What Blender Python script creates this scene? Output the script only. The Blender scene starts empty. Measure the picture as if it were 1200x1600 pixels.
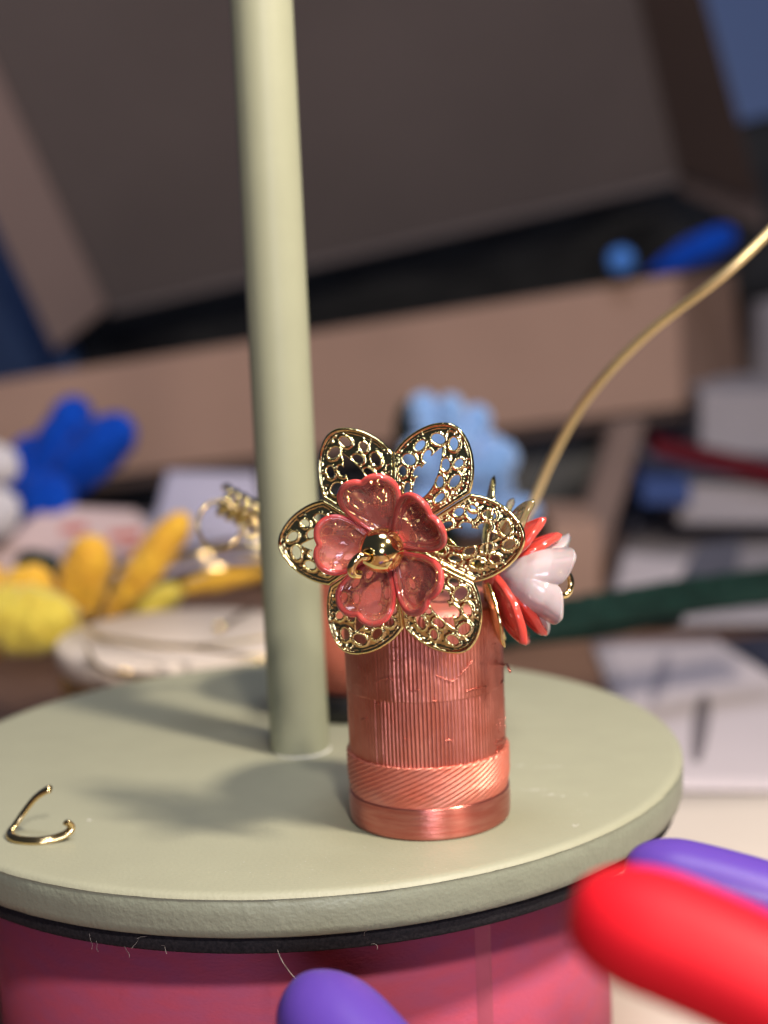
import bpy, bmesh, math, random
import numpy as np
from mathutils import Vector, Matrix, noise as mnoise
random.seed(7)
PI = math.pi
sc = bpy.context.scene
sc.unit_settings.scale_length = 0.01            # one unit is one centimetre
COL = sc.collection

# ------------------------------------------------------------------ camera
PITCH, ROLL, FPX = 0.1574, -0.0429, 2597.0
CAM = Vector((1.30, -23.44, 7.22))
FW = Vector((0, math.cos(PITCH), -math.sin(PITCH)))
UP0 = Vector((0, math.sin(PITCH), math.cos(PITCH)))
RT = Vector((1, 0, 0)) * math.cos(ROLL) + UP0 * math.sin(ROLL)
UP = -Vector((1, 0, 0)) * math.sin(ROLL) + UP0 * math.cos(ROLL)
cd = bpy.data.cameras.new('camera')
cam = bpy.data.objects.new('camera', cd)
COL.objects.link(cam)
M3 = Matrix((RT, UP, -FW)).transposed()
cam.matrix_world = Matrix.Translation(CAM) @ M3.to_4x4()
cd.sensor_fit = 'VERTICAL'
cd.sensor_height = 36.0
cd.lens = FPX / 1600 * 36
cd.clip_start = 0.5
cd.clip_end = 1000
cd.dof.use_dof = True
cd.dof.focus_distance = 19.3
cd.dof.aperture_fstop = (cd.lens * 1e-3) / (2 * 0.21)   # a 0.42 cm wide opening, in these units
cd.dof.aperture_blades = 0
sc.camera = cam

# ------------------------------------------------------------------ light
sc.view_settings.view_transform = 'Standard'
sc.view_settings.look = 'None'
sc.view_settings.exposure = 0.0
sc.view_settings.gamma = 1.0
w = bpy.data.worlds.new('World')
sc.world = w
w.use_nodes = True
w.node_tree.nodes['Background'].inputs[0].default_value = (0.27, 0.31, 0.44, 1)
w.node_tree.nodes['Background'].inputs[1].default_value = 0.105

def area(name, loc, target, size, energy, color, shape='DISK'):
    l = bpy.data.lights.new(name, 'AREA')
    l.shape = shape
    l.size = size
    l.energy = energy
    l.color = color
    o = bpy.data.objects.new(name, l)
    COL.objects.link(o)
    o.location = loc
    o.rotation_euler = (Vector(target) - Vector(loc)).to_track_quat('-Z', 'Y').to_euler()
    return o
area('desk_lamp_light', (17.5, -16.0, 27), (1, -2, 1), 3.8, 19500, (1.0, 0.87, 0.71))
area('ceiling_lamp_light', (7, -36, 27), (1, -2, 1), 3.0, 12000, (1.0, 0.89, 0.78))
area('room_fill_light', (10, -6, 72), (6, 30, 0), 30, 26000, (0.84, 0.86, 1.0))  # unseen soft overhead fill added to lift the background
area('cool_front_fill', (4, -62, 12), (0, 0, 2), 16, 9425, (0.72, 0.76, 1.0))  # unseen cool fill lamp added behind the camera

sc.cycles.use_denoising = True
sc.cycles.max_bounces = 14
sc.cycles.transmission_bounces = 10
sc.cycles.transparent_max_bounces = 10
sc.cycles.caustics_refractive = False
sc.cycles.caustics_reflective = False
sc.cycles.sample_clamp_indirect = 6
sc.cycles.blur_glossy = 0.4

# ------------------------------------------------------------------ helpers
def at(px, py, D):
    """The point D centimetres in front of the lens that lies on the sight line of a photo pixel."""
    return CAM + FW * D + RT * ((px - 600) / FPX * D) + UP * ((800 - py) / FPX * D)

def atz(px, py, z):
    """The point of height z on the sight line of a photo pixel."""
    d = FW + RT * ((px - 600) / FPX) + UP * ((800 - py) / FPX)
    return CAM + d * ((z - CAM.z) / d.z)

def empty(name, loc, label, cat, group=None):
    o = bpy.data.objects.new(name, None)
    COL.objects.link(o)
    o.location = loc
    o.empty_display_size = 0.3
    o['label'] = label
    o['category'] = cat
    if group: o['group'] = group
    return o

def tag(o, label=None, cat=None, group=None, kind=None):
    if label: o['label'] = label
    if cat: o['category'] = cat
    if group: o['group'] = group
    if kind: o['kind'] = kind
    return o

def link(name, me, m=None, parent=None, smooth=True):
    o = bpy.data.objects.new(name, me)
    COL.objects.link(o)
    if m is not None and not me.materials: me.materials.append(m)
    if smooth:
        me.polygons.foreach_set('use_smooth', [True] * len(me.polygons))
    if parent is not None:
        o.parent = parent
        o.matrix_parent_inverse = Matrix.Translation(-world_loc(parent))
    return o

def world_loc(o):
    v = Vector(o.location)
    p = o.parent
    if p is not None:
        v = o.matrix_parent_inverse @ v + world_loc(p)
    return v

def mesh_from(verts, faces, name='mesh'):
    me = bpy.data.meshes.new(name)
    me.from_pydata([tuple(v) for v in verts], [], [tuple(f) for f in faces])
    me.update()
    return me

def ob(name, verts, faces, m, parent=None, smooth=True):
    return link(name, mesh_from(verts, faces, name), m, parent, smooth)

def grid_faces(nu, nv, wrap_u=False, off=0, flip=False):
    """vertices stored u-major: index = u*nv + v"""
    f = []
    for u in range(nu if wrap_u else nu - 1):
        u2 = (u + 1) % nu
        for v in range(nv - 1):
            q = (off + u * nv + v, off + u2 * nv + v, off + u2 * nv + v + 1, off + u * nv + v + 1)
            f.append(q[::-1] if flip else q)
    return f

def lathe(profile, seg=64, center=(0, 0, 0), axis=None):
    """profile: list of (r,z); closes on the axis where r is 0."""
    V, F = [], []
    n = len(profile)
    for i in range(seg):
        a = 2 * PI * i / seg
        for r, z in profile:
            V.append(Vector((r * math.cos(a), r * math.sin(a), z)))
    F = grid_faces(seg, n, True)
    if axis is not None:
        q = Vector((0, 0, 1)).rotation_difference(Vector(axis)).to_matrix()
        V = [q @ v for v in V]
    c = Vector(center)
    return [v + c for v in V], F

def tube(pts, rad, seg=12, closed=False, flat=1.0):
    """a round (or flattened) wire along points; rad a number or a list"""
    P = [Vector(p) for p in pts]
    n = len(P)
    R = rad if isinstance(rad, (list, tuple)) else [rad] * n
    V, F = [], []
    t0 = (P[1] - P[0]).normalized()
    nrm = t0.orthogonal().normalized()
    for i in range(n):
        if closed: t = (P[(i + 1) % n] - P[(i - 1) % n]).normalized()
        else: t = (P[min(i + 1, n - 1)] - P[max(i - 1, 0)]).normalized()
        nrm = (nrm - t * nrm.dot(t)).normalized()
        b = t.cross(nrm)
        for k in range(seg):
            a = 2 * PI * k / seg
            V.append(P[i] + (nrm * math.cos(a) + b * math.sin(a) * flat) * R[i])
    for i in range(n if closed else n - 1):
        j = (i + 1) % n
        for k in range(seg):
            k2 = (k + 1) % seg
            F.append((i * seg + k, i * seg + k2, j * seg + k2, j * seg + k))
    if not closed:
        V.append(P[0]); V.append(P[-1])
        a, b = len(V) - 2, len(V) - 1
        for k in range(seg):
            k2 = (k + 1) % seg
            F.append((a, k2, k))
            F.append((b, (n - 1) * seg + k, (n - 1) * seg + k2))
    return V, F

def spline(pts, n=10, closed=False):
    P = [Vector(p) for p in pts]
    out = []
    m = len(P)
    rng = m if closed else m - 1
    for i in range(rng):
        if closed: p0, p1, p2, p3 = P[i - 1], P[i], P[(i + 1) % m], P[(i + 2) % m]
        else: p0, p1, p2, p3 = P[max(i - 1, 0)], P[i], P[i + 1], P[min(i + 2, m - 1)]
        for k in range(n):
            t = k / n
            out.append(0.5 * ((2 * p1) + (p2 - p0) * t + (2 * p0 - 5 * p1 + 4 * p2 - p3) * t * t + (3 * p1 - p0 - 3 * p2 + p3) * t ** 3))
    if not closed: out.append(P[-1])
    return out

def merge(parts):
    V, F = [], []
    for v, f in parts:
        o = len(V)
        V += list(v)
        F += [tuple(i + o for i in q) for q in f]
    return V, F

def slab(c4, thick, direction):
    """a sheet with four corners and a real thickness"""
    d = Vector(direction).normalized() * thick
    a = [Vector(c) for c in c4]
    V = a + [v + d for v in a]
    F = [(0, 1, 2, 3), (7, 6, 5, 4)] + [(i, i + 4, (i + 1) % 4 + 4, (i + 1) % 4) for i in range(4)]
    return V, F

def bevel(o, width, seg=2):
    md = o.modifiers.new('bevel', 'BEVEL')
    md.width = width; md.segments = seg; md.limit_method = 'ANGLE'
    return o

# ------------------------------------------------------------------ materials
def mat(name, col, rough=0.5, aniso=0.0, arot=0.0, metal=0.0, var=0.0, vscale=3.0, bump=0.0, bscale=40.0, trans=0.0, sss=0.0, ssr=0.1,
        coat=0.0, col2=None, sheen=0.0, ior=1.5, stretch=None, spec=0.5, rvar=0.0):
    m = bpy.data.materials.new(name)
    m.use_nodes = True
    nt = m.node_tree; N = nt.nodes; L = nt.links
    p = N['Principled BSDF']
    p.inputs['Base Color'].default_value = (*col, 1)
    p.inputs['Roughness'].default_value = rough
    p.inputs['Metallic'].default_value = metal
    p.inputs['Transmission Weight'].default_value = trans
    p.inputs['IOR'].default_value = ior
    p.inputs['Subsurface Weight'].default_value = sss
    p.inputs['Subsurface Radius'].default_value = (1, 0.4, 0.3)
    p.inputs['Subsurface Scale'].default_value = ssr
    p.inputs['Coat Weight'].default_value = coat
    p.inputs['Coat Roughness'].default_value = 0.06
    p.inputs['Sheen Weight'].default_value = sheen
    p.inputs['Specular IOR Level'].default_value = spec
    if aniso > 0:
        p.inputs['Anisotropic'].default_value = aniso
        p.inputs['Anisotropic Rotation'].default_value = arot
        tg = N.new('ShaderNodeTangent'); tg.direction_type = 'RADIAL'; tg.axis = 'Z'
        L.new(tg.outputs['Tangent'], p.inputs['Tangent'])
    tc = N.new('ShaderNodeTexCoord')
    mp = N.new('ShaderNodeMapping')
    L.new(tc.outputs['Object'], mp.inputs['Vector'])
    if stretch: mp.inputs['Scale'].default_value = stretch
    if var > 0 or col2 is not None:
        nz = N.new('ShaderNodeTexNoise')
        nz.inputs['Scale'].default_value = vscale
        nz.inputs['Detail'].default_value = 6
        L.new(mp.outputs['Vector'], nz.inputs['Vector'])
        cr = N.new('ShaderNodeMapRange')
        cr.inputs['From Min'].default_value = 0.35
        cr.inputs['From Max'].default_value = 0.65
        L.new(nz.outputs['Fac'], cr.inputs['Value'])
        mx = N.new('ShaderNodeMix'); mx.data_type = 'RGBA'
        c2 = col2 if col2 is not None else tuple(max(0, c * (1 - var)) for c in col)
        mx.inputs[6].default_value = (*col, 1)
        mx.inputs[7].default_value = (*c2, 1)
        L.new(cr.outputs['Result'], mx.inputs[0])
        L.new(mx.outputs[2], p.inputs['Base Color'])
        if rvar > 0:
            rr = N.new('ShaderNodeMapRange')
            rr.inputs['To Min'].default_value = rough
            rr.inputs['To Max'].default_value = rough + rvar
            L.new(nz.outputs['Fac'], rr.inputs['Value'])
            L.new(rr.outputs['Result'], p.inputs['Roughness'])
    if bump > 0:
        nb = N.new('ShaderNodeTexNoise')
        nb.inputs['Scale'].default_value = bscale
        nb.inputs['Detail'].default_value = 4
        L.new(mp.outputs['Vector'], nb.inputs['Vector'])
        b = N.new('ShaderNodeBump')
        b.inputs['Strength'].default_value = 1.0
        b.inputs['Distance'].default_value = bump
        L.new(nb.outputs['Fac'], b.inputs['Height'])
        L.new(b.outputs['Normal'], p.inputs['Normal'])
    return m

ARV = 0.25
SAGE_TOP = mat('sage_paint_top', (0.285, 0.288, 0.208), 0.46, var=0.05, vscale=1.3, bump=0.006, bscale=20, rvar=0.15)
SAGE_EDGE_SHADED = mat('sage_paint_shaded_edge', (0.215, 0.235, 0.182), 0.42, var=0.06, vscale=5, bump=0.009, bscale=17)  # same paint as the top, with the side's shade put into the colour
SAGE_POLE = mat('sage_paint_pole', (0.275, 0.285, 0.200), 0.42, spec=0.25, var=0.04, vscale=2, bump=0.0008, bscale=30)
FOAM = mat('black_foam', (0.008, 0.008, 0.011), 0.9, bump=0.012, bscale=30, col2=(0.02, 0.018, 0.022), vscale=25, spec=0.2)
PINK = mat('pink_tub', (0.45, 0.075, 0.130), 0.6, col2=(0.40, 0.080, 0.155), vscale=2.2, bump=0.010, bscale=16, stretch=(1, 1, 2.5), spec=0.12)
PINK_BAND = mat('pink_overlap', (0.40, 0.085, 0.14), 0.55, var=0.15, vscale=2, bump=0.003, bscale=9, spec=0.15)
GOLD = mat('polished_gold', (0.84, 0.70, 0.32), 0.10, metal=1.0, bump=0.0035, bscale=24)
GOLD_S = mat('smooth_gold', (0.88, 0.69, 0.31), 0.11, metal=1.0, bump=0.002, bscale=12)
GOLD_W = mat('gold_wire', (0.78, 0.58, 0.28), 0.2, metal=1.0, bump=0.001, bscale=30)
BRASS_DULL = mat('brass_wire', (0.68, 0.53, 0.28), 0.40, metal=0.85, bump=0.001, bscale=30)
CORAL = mat('coral_resin', (1.0, 0.22, 0.15), 0.10, trans=0.52, sss=0.9, ssr=0.15, ior=1.40, col2=(1.0, 0.30, 0.24), vscale=4)
CORAL_RIM = mat('coral_resin_rim', (1.0, 0.11, 0.08), 0.07, trans=0.45, sss=0.8, ssr=0.1, ior=1.42)
ENAMEL = mat('coral_enamel', (0.95, 0.09, 0.07), 0.10, trans=0.12, sss=0.5, ssr=0.1, coat=0.6)
BELL = mat('milky_pink_resin', (1.0, 0.76, 0.79), 0.14, trans=0.30, sss=0.8, ssr=0.25, ior=1.42, coat=0.3, col2=(1.0, 0.88, 0.90), vscale=3)
CLEAR = mat('clear_champagne', (0.95, 0.82, 0.50), 0.08, trans=0.75, ior=1.45, coat=0.2)
COPPER = mat('silky_copper', (0.66, 0.25, 0.20), 0.31, metal=0.93, aniso=0.92, arot=ARV, col2=(0.544, 0.168, 0.12), vscale=2.5, bump=0.0008, bscale=60)
COPPER_B = mat('silky_copper_matt', (0.576, 0.212, 0.16), 0.45, metal=0.45, aniso=0.3, arot=ARV, col2=(0.608, 0.168, 0.112), vscale=2.5, bump=0.001, bscale=50)
COPPER_F = mat('brushed_copper', (0.66, 0.25, 0.205), 0.31, metal=0.9, aniso=0.92, arot=ARV, col2=(0.576, 0.16, 0.128), vscale=2.0, bump=0.004, bscale=7, stretch=(1, 1, 9))
SALMON = mat('salmon_thread', (0.546, 0.168, 0.105), 0.55, col2=(0.476, 0.119, 0.07), vscale=3, stretch=(1, 1, 8), bump=0.01, bscale=8)
BLACKP = mat('black_plastic', (0.0084, 0.0084, 0.0098), 0.35)
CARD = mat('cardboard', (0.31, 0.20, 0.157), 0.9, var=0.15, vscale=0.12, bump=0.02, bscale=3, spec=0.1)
CARD_IN = mat('cardboard_shaded_side', (0.092, 0.073, 0.073), 0.85, var=0.12, vscale=0.15, bump=0.02, bscale=3)  # shade of the down-facing lid put into a darker cardboard colour
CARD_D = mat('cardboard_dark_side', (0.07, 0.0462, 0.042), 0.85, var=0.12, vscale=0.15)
TABLE = mat('table_wood', (0.21, 0.1155, 0.0735), 0.55, col2=(0.168, 0.091, 0.0595), vscale=0.5, stretch=(1, 6, 1), bump=0.01, bscale=3)
PAPER = mat('white_paper', (0.518, 0.462, 0.49), 0.8, var=0.05, vscale=0.3, bump=0.01, bscale=2)
PAPER_C = mat('cream_paper', (0.602, 0.532, 0.469), 0.8, var=0.04, vscale=0.3)
PAPER_L = mat('lavender_paper', (0.434, 0.406, 0.518), 0.8, var=0.1, vscale=0.5)
INK = mat('grey_print', (0.154, 0.133, 0.147), 0.8)
INK_R = mat('red_print', (0.42, 0.112, 0.091), 0.8)
PAPER_G = mat('grey_paper', (0.29, 0.265, 0.29), 0.9, var=0.15, vscale=0.2)
NAVY = mat('navy_cloth', (0.021, 0.0245, 0.0525), 0.8, var=0.3, vscale=0.5)
SLATE = mat('slate_cloth', (0.10, 0.10, 0.135), 0.8, var=0.3, vscale=0.5)
BLUE = mat('royal_blue_chenille', (0.001, 0.055, 0.42), 0.8, col2=(0.001, 0.035, 0.30), vscale=2.5, bump=0.08, bscale=6, sheen=0.05, spec=0.1)
BLUE_L = mat('light_blue_chenille', (0.189, 0.336, 0.63), 0.75, col2=(0.133, 0.28, 0.574), vscale=2.5, bump=0.08, bscale=6, sheen=0.6)
BLUE_B = mat('blue_plastic', (0.035, 0.06, 0.17), 0.8, spec=.1)
WHITE_C = mat('white_chenille', (0.49, 0.462, 0.49), 0.8, bump=0.08, bscale=6, sheen=0.5)
YELL = mat('yellow_chenille', (0.70, 0.40, 0.022), 0.75, col2=(0.60, 0.30, 0.015), vscale=2.5, bump=0.08, bscale=6, sheen=0.2)
LEMON = mat('lemon_chenille', (0.546, 0.434, 0.042), 0.75, col2=(0.476, 0.35, 0.028), vscale=2.5, bump=0.08, bscale=6, sheen=0.4)
GREEN = mat('dark_green_stem', (0.005, 0.022, 0.017), 0.7, var=0.4, vscale=2, bump=0.04, bscale=6, spec=0.15)
CREAM = mat('cream_plastic', (0.602, 0.518, 0.448), 0.5, var=0.04)
RED = mat('red_plastic', (0.07, 0.003, 0.008), 0.7, spec=0.1)
WALL = mat('periwinkle_wall', (0.38, 0.54, 1.0), 0.9, var=0.08, vscale=0.02)
NAIL_R = mat('red_nail_polish', (0.52, 0.008, 0.016), 0.5, spec=0.15, sss=0.0)
NAIL_P = mat('purple_nail_polish', (0.085, 0.042, 0.29), 0.36, spec=0.3, sss=0.05, ssr=0.1, bump=0.003, bscale=5)
SKIN = mat('skin', (0.462, 0.266, 0.196), 0.5, sss=0.25, ssr=0.3, bump=0.006, bscale=14, var=0.1)
LINT = mat('pale_lint', (0.315, 0.28, 0.266), 0.8)
FLAKE = mat('white_scuff', (0.595, 0.581, 0.532), 0.6)

def resin(name, col, tint, solid, back=0.45, rough=0.07, col2=None):
    m = mat(name, col, rough, sss=0.35, ssr=0.08, ior=1.5, col2=col2, vscale=5, bump=0.004, bscale=5)
    nt = m.node_tree; N = nt.nodes; L = nt.links
    p = N['Principled BSDF']; out = N['Material Output']
    tl = N.new('ShaderNodeBsdfTranslucent'); tl.inputs[0].default_value = (*col, 1)
    m1 = N.new('ShaderNodeMixShader'); m1.inputs[0].default_value = back
    L.new(p.outputs[0], m1.inputs[1]); L.new(tl.outputs[0], m1.inputs[2])
    tr = N.new('ShaderNodeBsdfTransparent'); tr.inputs[0].default_value = (*tint, 1)
    fr = N.new('ShaderNodeFresnel'); fr.inputs[0].default_value = 1.5
    m2 = N.new('ShaderNodeMixShader'); m2.inputs[0].default_value = solid
    L.new(tr.outputs[0], m2.inputs[1]); L.new(m1.outputs[0], m2.inputs[2])
    gl = N.new('ShaderNodeBsdfGlossy'); gl.inputs['Roughness'].default_value = rough
    m3 = N.new('ShaderNodeMixShader')
    L.new(fr.outputs[0], m3.inputs[0]); L.new(m2.outputs[0], m3.inputs[1]); L.new(gl.outputs[0], m3.inputs[2])
    L.new(m3.outputs[0], out.inputs[0])
    return m
CORAL = resin('coral_resin', (1.0, 0.23, 0.18), (1.0, 0.84, 0.82), 0.30, back=0.30, rough=.05, col2=(1.0, 0.32, 0.28))
CORAL_RIM = resin('coral_resin_rim', (1.0, 0.105, 0.10), (1.0, 0.6, 0.56), 0.82, back=.25, rough=.05)
ENAMEL = resin('coral_enamel', (1.0, 0.115, 0.085), (1.0, 0.4, 0.38), 0.82, back=0.3)
BELL = resin('milky_pink_resin', (1.0, 0.85, 0.88), (1.0, 0.95, 0.96), 0.58, back=0.4)
CLEAR = resin('clear_champagne', (0.95, 0.75, 0.38), (1.0, 0.93, 0.80), 0.28)

# ------------------------------------------------------------------ the setting
TZ = -4.4
def plane_ob(name, x0, x1, y0, y1, z, m, n=1):
    V = [(x0, y0, z), (x1, y0, z), (x1, y1, z), (x0, y1, z)]
    return ob(name, V, [(0, 1, 2, 3)], m, smooth=False)
tb = slab([(-70, -30, TZ), (90, -30, TZ), (90, 90, TZ), (-70, 90, TZ)], 2.0, (0, 0, -1))
tag(ob('table_top', tb[0], [f[::-1] for f in tb[1]], TABLE, smooth=False), kind='structure')
wl = slab([(-160, 150, -60), (160, 150, -60), (160, 150, 120), (-160, 150, 120)], 4, (0, 1, 0))
tag(ob('wall', *wl, WALL, smooth=False), kind='structure')

# ------------------------------------------------------------------ the sage stand
stand = empty('display_stand', (-0.05, 0.1, -0.75), 'sage green metal stand, round plate with a tall thin pole, holding the copper cylinder', 'stand')
SX, SY = -0.05, 0.10
R0, TH = 5.50, 0.55
# plate top with a fine wavering painted edge
SEG = 360
def ring_noise(a, s, k): return mnoise.noise(Vector((math.cos(a) * s, math.sin(a) * s, k)))
V, F = [], []
rads = [0.0, 1, 2, 3, 4, 4.8, 5.2, 5.36]
for i in range(SEG):
    a = 2 * PI * i / SEG
    wv = 0.010 * ring_noise(a, 12, 0) + 0.006 * ring_noise(a, 45, 3)
    prof = [(r, 0.0) for r in rads] + [(5.43, -0.004), (5.475 + wv, -0.028), (5.497 + wv, -0.06)]
    for r, z in prof: V.append((SX + r * math.cos(a), SY + r * math.sin(a), z))
n = len(rads) + 3
F = grid_faces(SEG, n, True)
ob('plate', V, F, SAGE_TOP, stand)
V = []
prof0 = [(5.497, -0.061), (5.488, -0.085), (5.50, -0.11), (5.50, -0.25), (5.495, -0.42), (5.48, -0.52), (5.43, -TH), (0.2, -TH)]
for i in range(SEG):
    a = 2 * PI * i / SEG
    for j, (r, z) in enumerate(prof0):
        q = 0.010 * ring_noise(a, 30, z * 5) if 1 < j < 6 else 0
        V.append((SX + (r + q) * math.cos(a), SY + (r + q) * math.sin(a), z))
ob('plate_edge', V, grid_faces(SEG, len(prof0), True), SAGE_EDGE_SHADED, stand)
v, f = lathe([(0, -TH - 0.002), (5.36, -TH - 0.002), (5.385, -TH - 0.03), (5.385, -TH - 0.19), (5.36, -TH - 0.22), (0, -TH - 0.22)], 200, (SX, SY, 0))
ob('foam_pad', v, f, FOAM, stand)
PX, PY = -0.08, 0.16
v, f = lathe([(0, 0.002), (0.405, 0.002), (0.43, 0.02), (0.432, 0.05), (0.432, 17), (0.42, 17.05), (0, 17.05)], 96, (PX, PY, 0))
ob('pole', v, f, SAGE_POLE, stand)
v, f = lathe([(0.36, 0.001), (0.43, 0.002), (0.437, 0.008), (0.432, 0.016), (0.36, 0.018)], 64, (PX + 0.02, PY - 0.035, 0))
ob('pole_washer', v, f, mat('pale_metal', (0.56, 0.56, 0.504), 0.3), stand)

# lint caught on the foam rim
fib = []
for k in range(9):
    a = -PI / 2 + random.uniform(-1.0, 0.75)
    r = 5.40
    z = random.uniform(-0.74, -0.58)
    p = Vector((SX + r * math.cos(a), SY + r * math.sin(a), z))
    pts = [p]
    d = Vector((random.uniform(-1, 1), -0.25, random.uniform(-1, 0.6))).normalized()
    for s in range(5):
        d = (d + Vector((random.uniform(-.6, .6), 0, random.uniform(-.6, .4)))).normalized()
        pts.append(pts[-1] + d * random.uniform(0.015, 0.05) + Vector((0, -0.004, 0)))
    fib.append(tube(spline(pts, 3), 0.0018, 4))
long_f = [atz(431, 1465, -0.6), atz(433, 1482, -0.72), at(440, 1500, 18.6), at(452, 1518, 18.7), at(466, 1534, 18.7)]
fib.append(tube(spline(long_f, 6), 0.004, 4))
v, f = merge(fib)
tag(ob('lint', v, f, LINT), kind='stuff', label='pale lint threads clinging to the black foam rim under the plate')

# scuffs and specks on the plate
fl = []
def scuff(px, py, lx, ly, cnt, sz):
    c = atz(px, py, 0.0)
    for _ in range(cnt):
        x = c.x + random.gauss(0, lx); y = c.y + random.gauss(0, ly)
        s = sz * random.uniform(0.6, 2.2); a = random.uniform(-.6, .6)
        pts = [Vector((x + s * random.uniform(.6, 1.6) * math.cos(a + t), y + 0.55 * s * math.sin(a + t), 0.0025)) for t in (0, 1.2, 2.4, 3.5, 4.9)]
        o = len(pts)
        top = Vector((x, y, 0.005))
        fl.append((pts + [top], [(i, (i + 1) % 5, 5) for i in range(5)]))
for a in ((812, 1196, .04, .02, 14, .007), (858, 1198, .12, .015, 36, .006), (838, 1234, .12, .02, 40, .006), (862, 1242, .05, .02, 22, .007),
          (880, 1244, .012, .01, 3, .012), (912, 1241, .03, .02, 4, .008), (895, 1290, .04, .02, 7, .011), (137, 1283, .03, .03, 5, .011),
          (480, 1352, .6, .3, 16, .004), (900, 1270, .3, .4, 14, .004), (600, 1350, .8, .3, 14, .004)):
    scuff(*a)
v, f = merge(fl)
tag(ob('dust_specks', v, f, FLAKE), kind='stuff', label='tiny pale specks and scuffs on the sage plate right of the cylinder')

# ------------------------------------------------------------------ the pink tub under the plate
tub = empty('pink_tub', (-0.13, 0.1, TZ), 'raspberry pink round tub with a vertical overlap seam under the sage plate', 'tub')
v, f = lathe([(0, TZ), (4.40, TZ), (4.5, TZ + 0.1), (4.5, -0.79), (4.44, -0.775), (0, -0.775)], 160, (-0.13, 0.1, 0))
ob('tub_wall', v, f, PINK, tub)
# the overlap: a strip of the same sheet lying proud of the wall
V, F = [], []
a1 = -PI / 2 + 0.60; a0 = a1 - 0.055
for i in range(9):
    a = a0 + (a1 - a0) * i / 8
    rr = 4.502 + 0.03 * (i / 8) ** 0.7 if i < 8 else 4.500
    for z in (TZ + 0.1, -2.6, -0.80): V.append((-0.13 + rr * math.cos(a), 0.1 + rr * math.sin(a), z))
ob('overlap_seam', V, grid_faces(9, 3), PINK_BAND, tub)

# ------------------------------------------------------------------ the copper cylinder
CX, CY = 1.73, -2.90
cyl = empty('copper_cylinder', (CX, CY, 0), 'ribbed silky copper cylinder on the sage plate, carrying the flowers', 'cylinder')
def shell(name, m, zs, fn, seg, cap_top=None, cap_bot=None):
    V = []
    for i in range(seg):
        a = 2 * PI * i / seg
        ca, sa = math.cos(a), math.sin(a)
        for z in zs:
            r, zz = fn(a, z)
            r *= 1.045
            V.append((CX + r * ca, CY + r * sa, zz))
    F = grid_faces(seg, len(zs), True)
    return ob(name, V, F, m, cyl)
def lin(a, b, n): return [a + (b - a) * i / (n - 1) for i in range(n)]
def n3(x, y, z): return mnoise.noise(Vector((x, y, z)))
# smooth brushed foot
def foot(a, z):
    t = z / 0.46
    r = 0.980 + 0.010 * math.sin(min(1, t) * PI) - (0.03 * (1 - min(1, z / 0.05)) ** 2)
    r += 0.0025 * n3(math.cos(a) * 3, math.sin(a) * 3, z * 40)
    if z > 0.415: r -= 0.04
    if z <= 0: r = 0.6
    return r, max(0.003, z)
shell('foot', COPPER_F, [-.01, 0.003, 0.012, 0.03, 0.05] + lin(0.07, 0.41, 20) + [0.42], foot, 360)
# band of slanting ridges
def twist(a, z):
    am = (a + PI / 2 + PI) % (2 * PI) - PI
    slope = 0.50 + 0.12 * n3(math.cos(a) * 1.3, math.sin(a) * 1.3, 0)
    k = round(2 * PI * 1.04 * 0.46 / 0.064)
    ph = k * a / 1 - z * 2 * PI / 0.064 + 0.6 * n3(math.cos(a) * 1.5, math.sin(a) * 1.5, z * 1.5)
    low = 0.40 + 0.035 * n3(math.cos(a) * 2, math.sin(a) * 2, 4) + 0.02 * n3(math.cos(a) * 9, math.sin(a) * 9, 4)
    fade = min(1, max(0, (z - low) / 0.20))
    wv = (abs(math.sin(ph / 2)) ** 0.6)
    top = 0.012 * n3(math.cos(a) * 22, math.sin(a) * 22, 2) if z > 0.88 else 0
    r = 0.966 + (0.032 * wv) * fade + 0.004 * n3(math.cos(a) * 6, math.sin(a) * 6, z * 14)
    if z >= 0.934: r = 0.92
    return r, z + top
shell('slanted_ridge_band', COPPER_B, lin(0.40, 0.93, 84) + [0.935], twist, 560)
# two upright ribbed sleeves
NR = 122
def ribs(base, amp, seed, wig, z0, z1):
    h = [random.Random(seed * 1000 + i).uniform(0.7, 1.1) for i in range(NR)]
    def fn(a, z):
        ph = a / (2 * PI) * NR + 0.12 * n3(a * 3, z * 1.2, seed) * wig
        i = int(math.floor(ph)) % NR
        wv = abs(math.sin(PI * ph)) ** 0.7
        side = 1.0
        r = base + amp * h[i] * wv * side + wig * 0.0022 * n3(a * 40, z * 26, seed + 2) + 0.004 * n3(math.cos(a) * 2, math.sin(a) * 2, z * 2)
        e = 0.010 * n3(a * 30, 0, seed + 5)
        if z <= z0 + 1e-6: return r - 0.03, z + e
        if z >= z1 - 1e-6: return r - 0.05, z + e
        return r, z + (e if (z < z0 + 0.05 or z > z1 - 0.05) else 0)
    return fn
shell('ribbed_sleeve', COPPER, [0.88] + lin(0.885, 1.765, 60) + [1.77], ribs(0.943, 0.016, 1, 0.7, 0.88, 1.77), NR * 8)
shell('upper_ribbed_sleeve', COPPER, [1.745] + lin(1.75, 2.80, 66) + [2.82], ribs(0.952, 0.010, 2, 1.0, 1.745, 2.82), NR * 8)
v, f = lathe([(0.97, 2.79), (0.94, 2.84), (0.80, 2.85), (0.3, 2.85), (0, 2.85)], 96, (CX, CY, 0))
ob('top_cap', v, f, COPPER_B, cyl)
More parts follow.
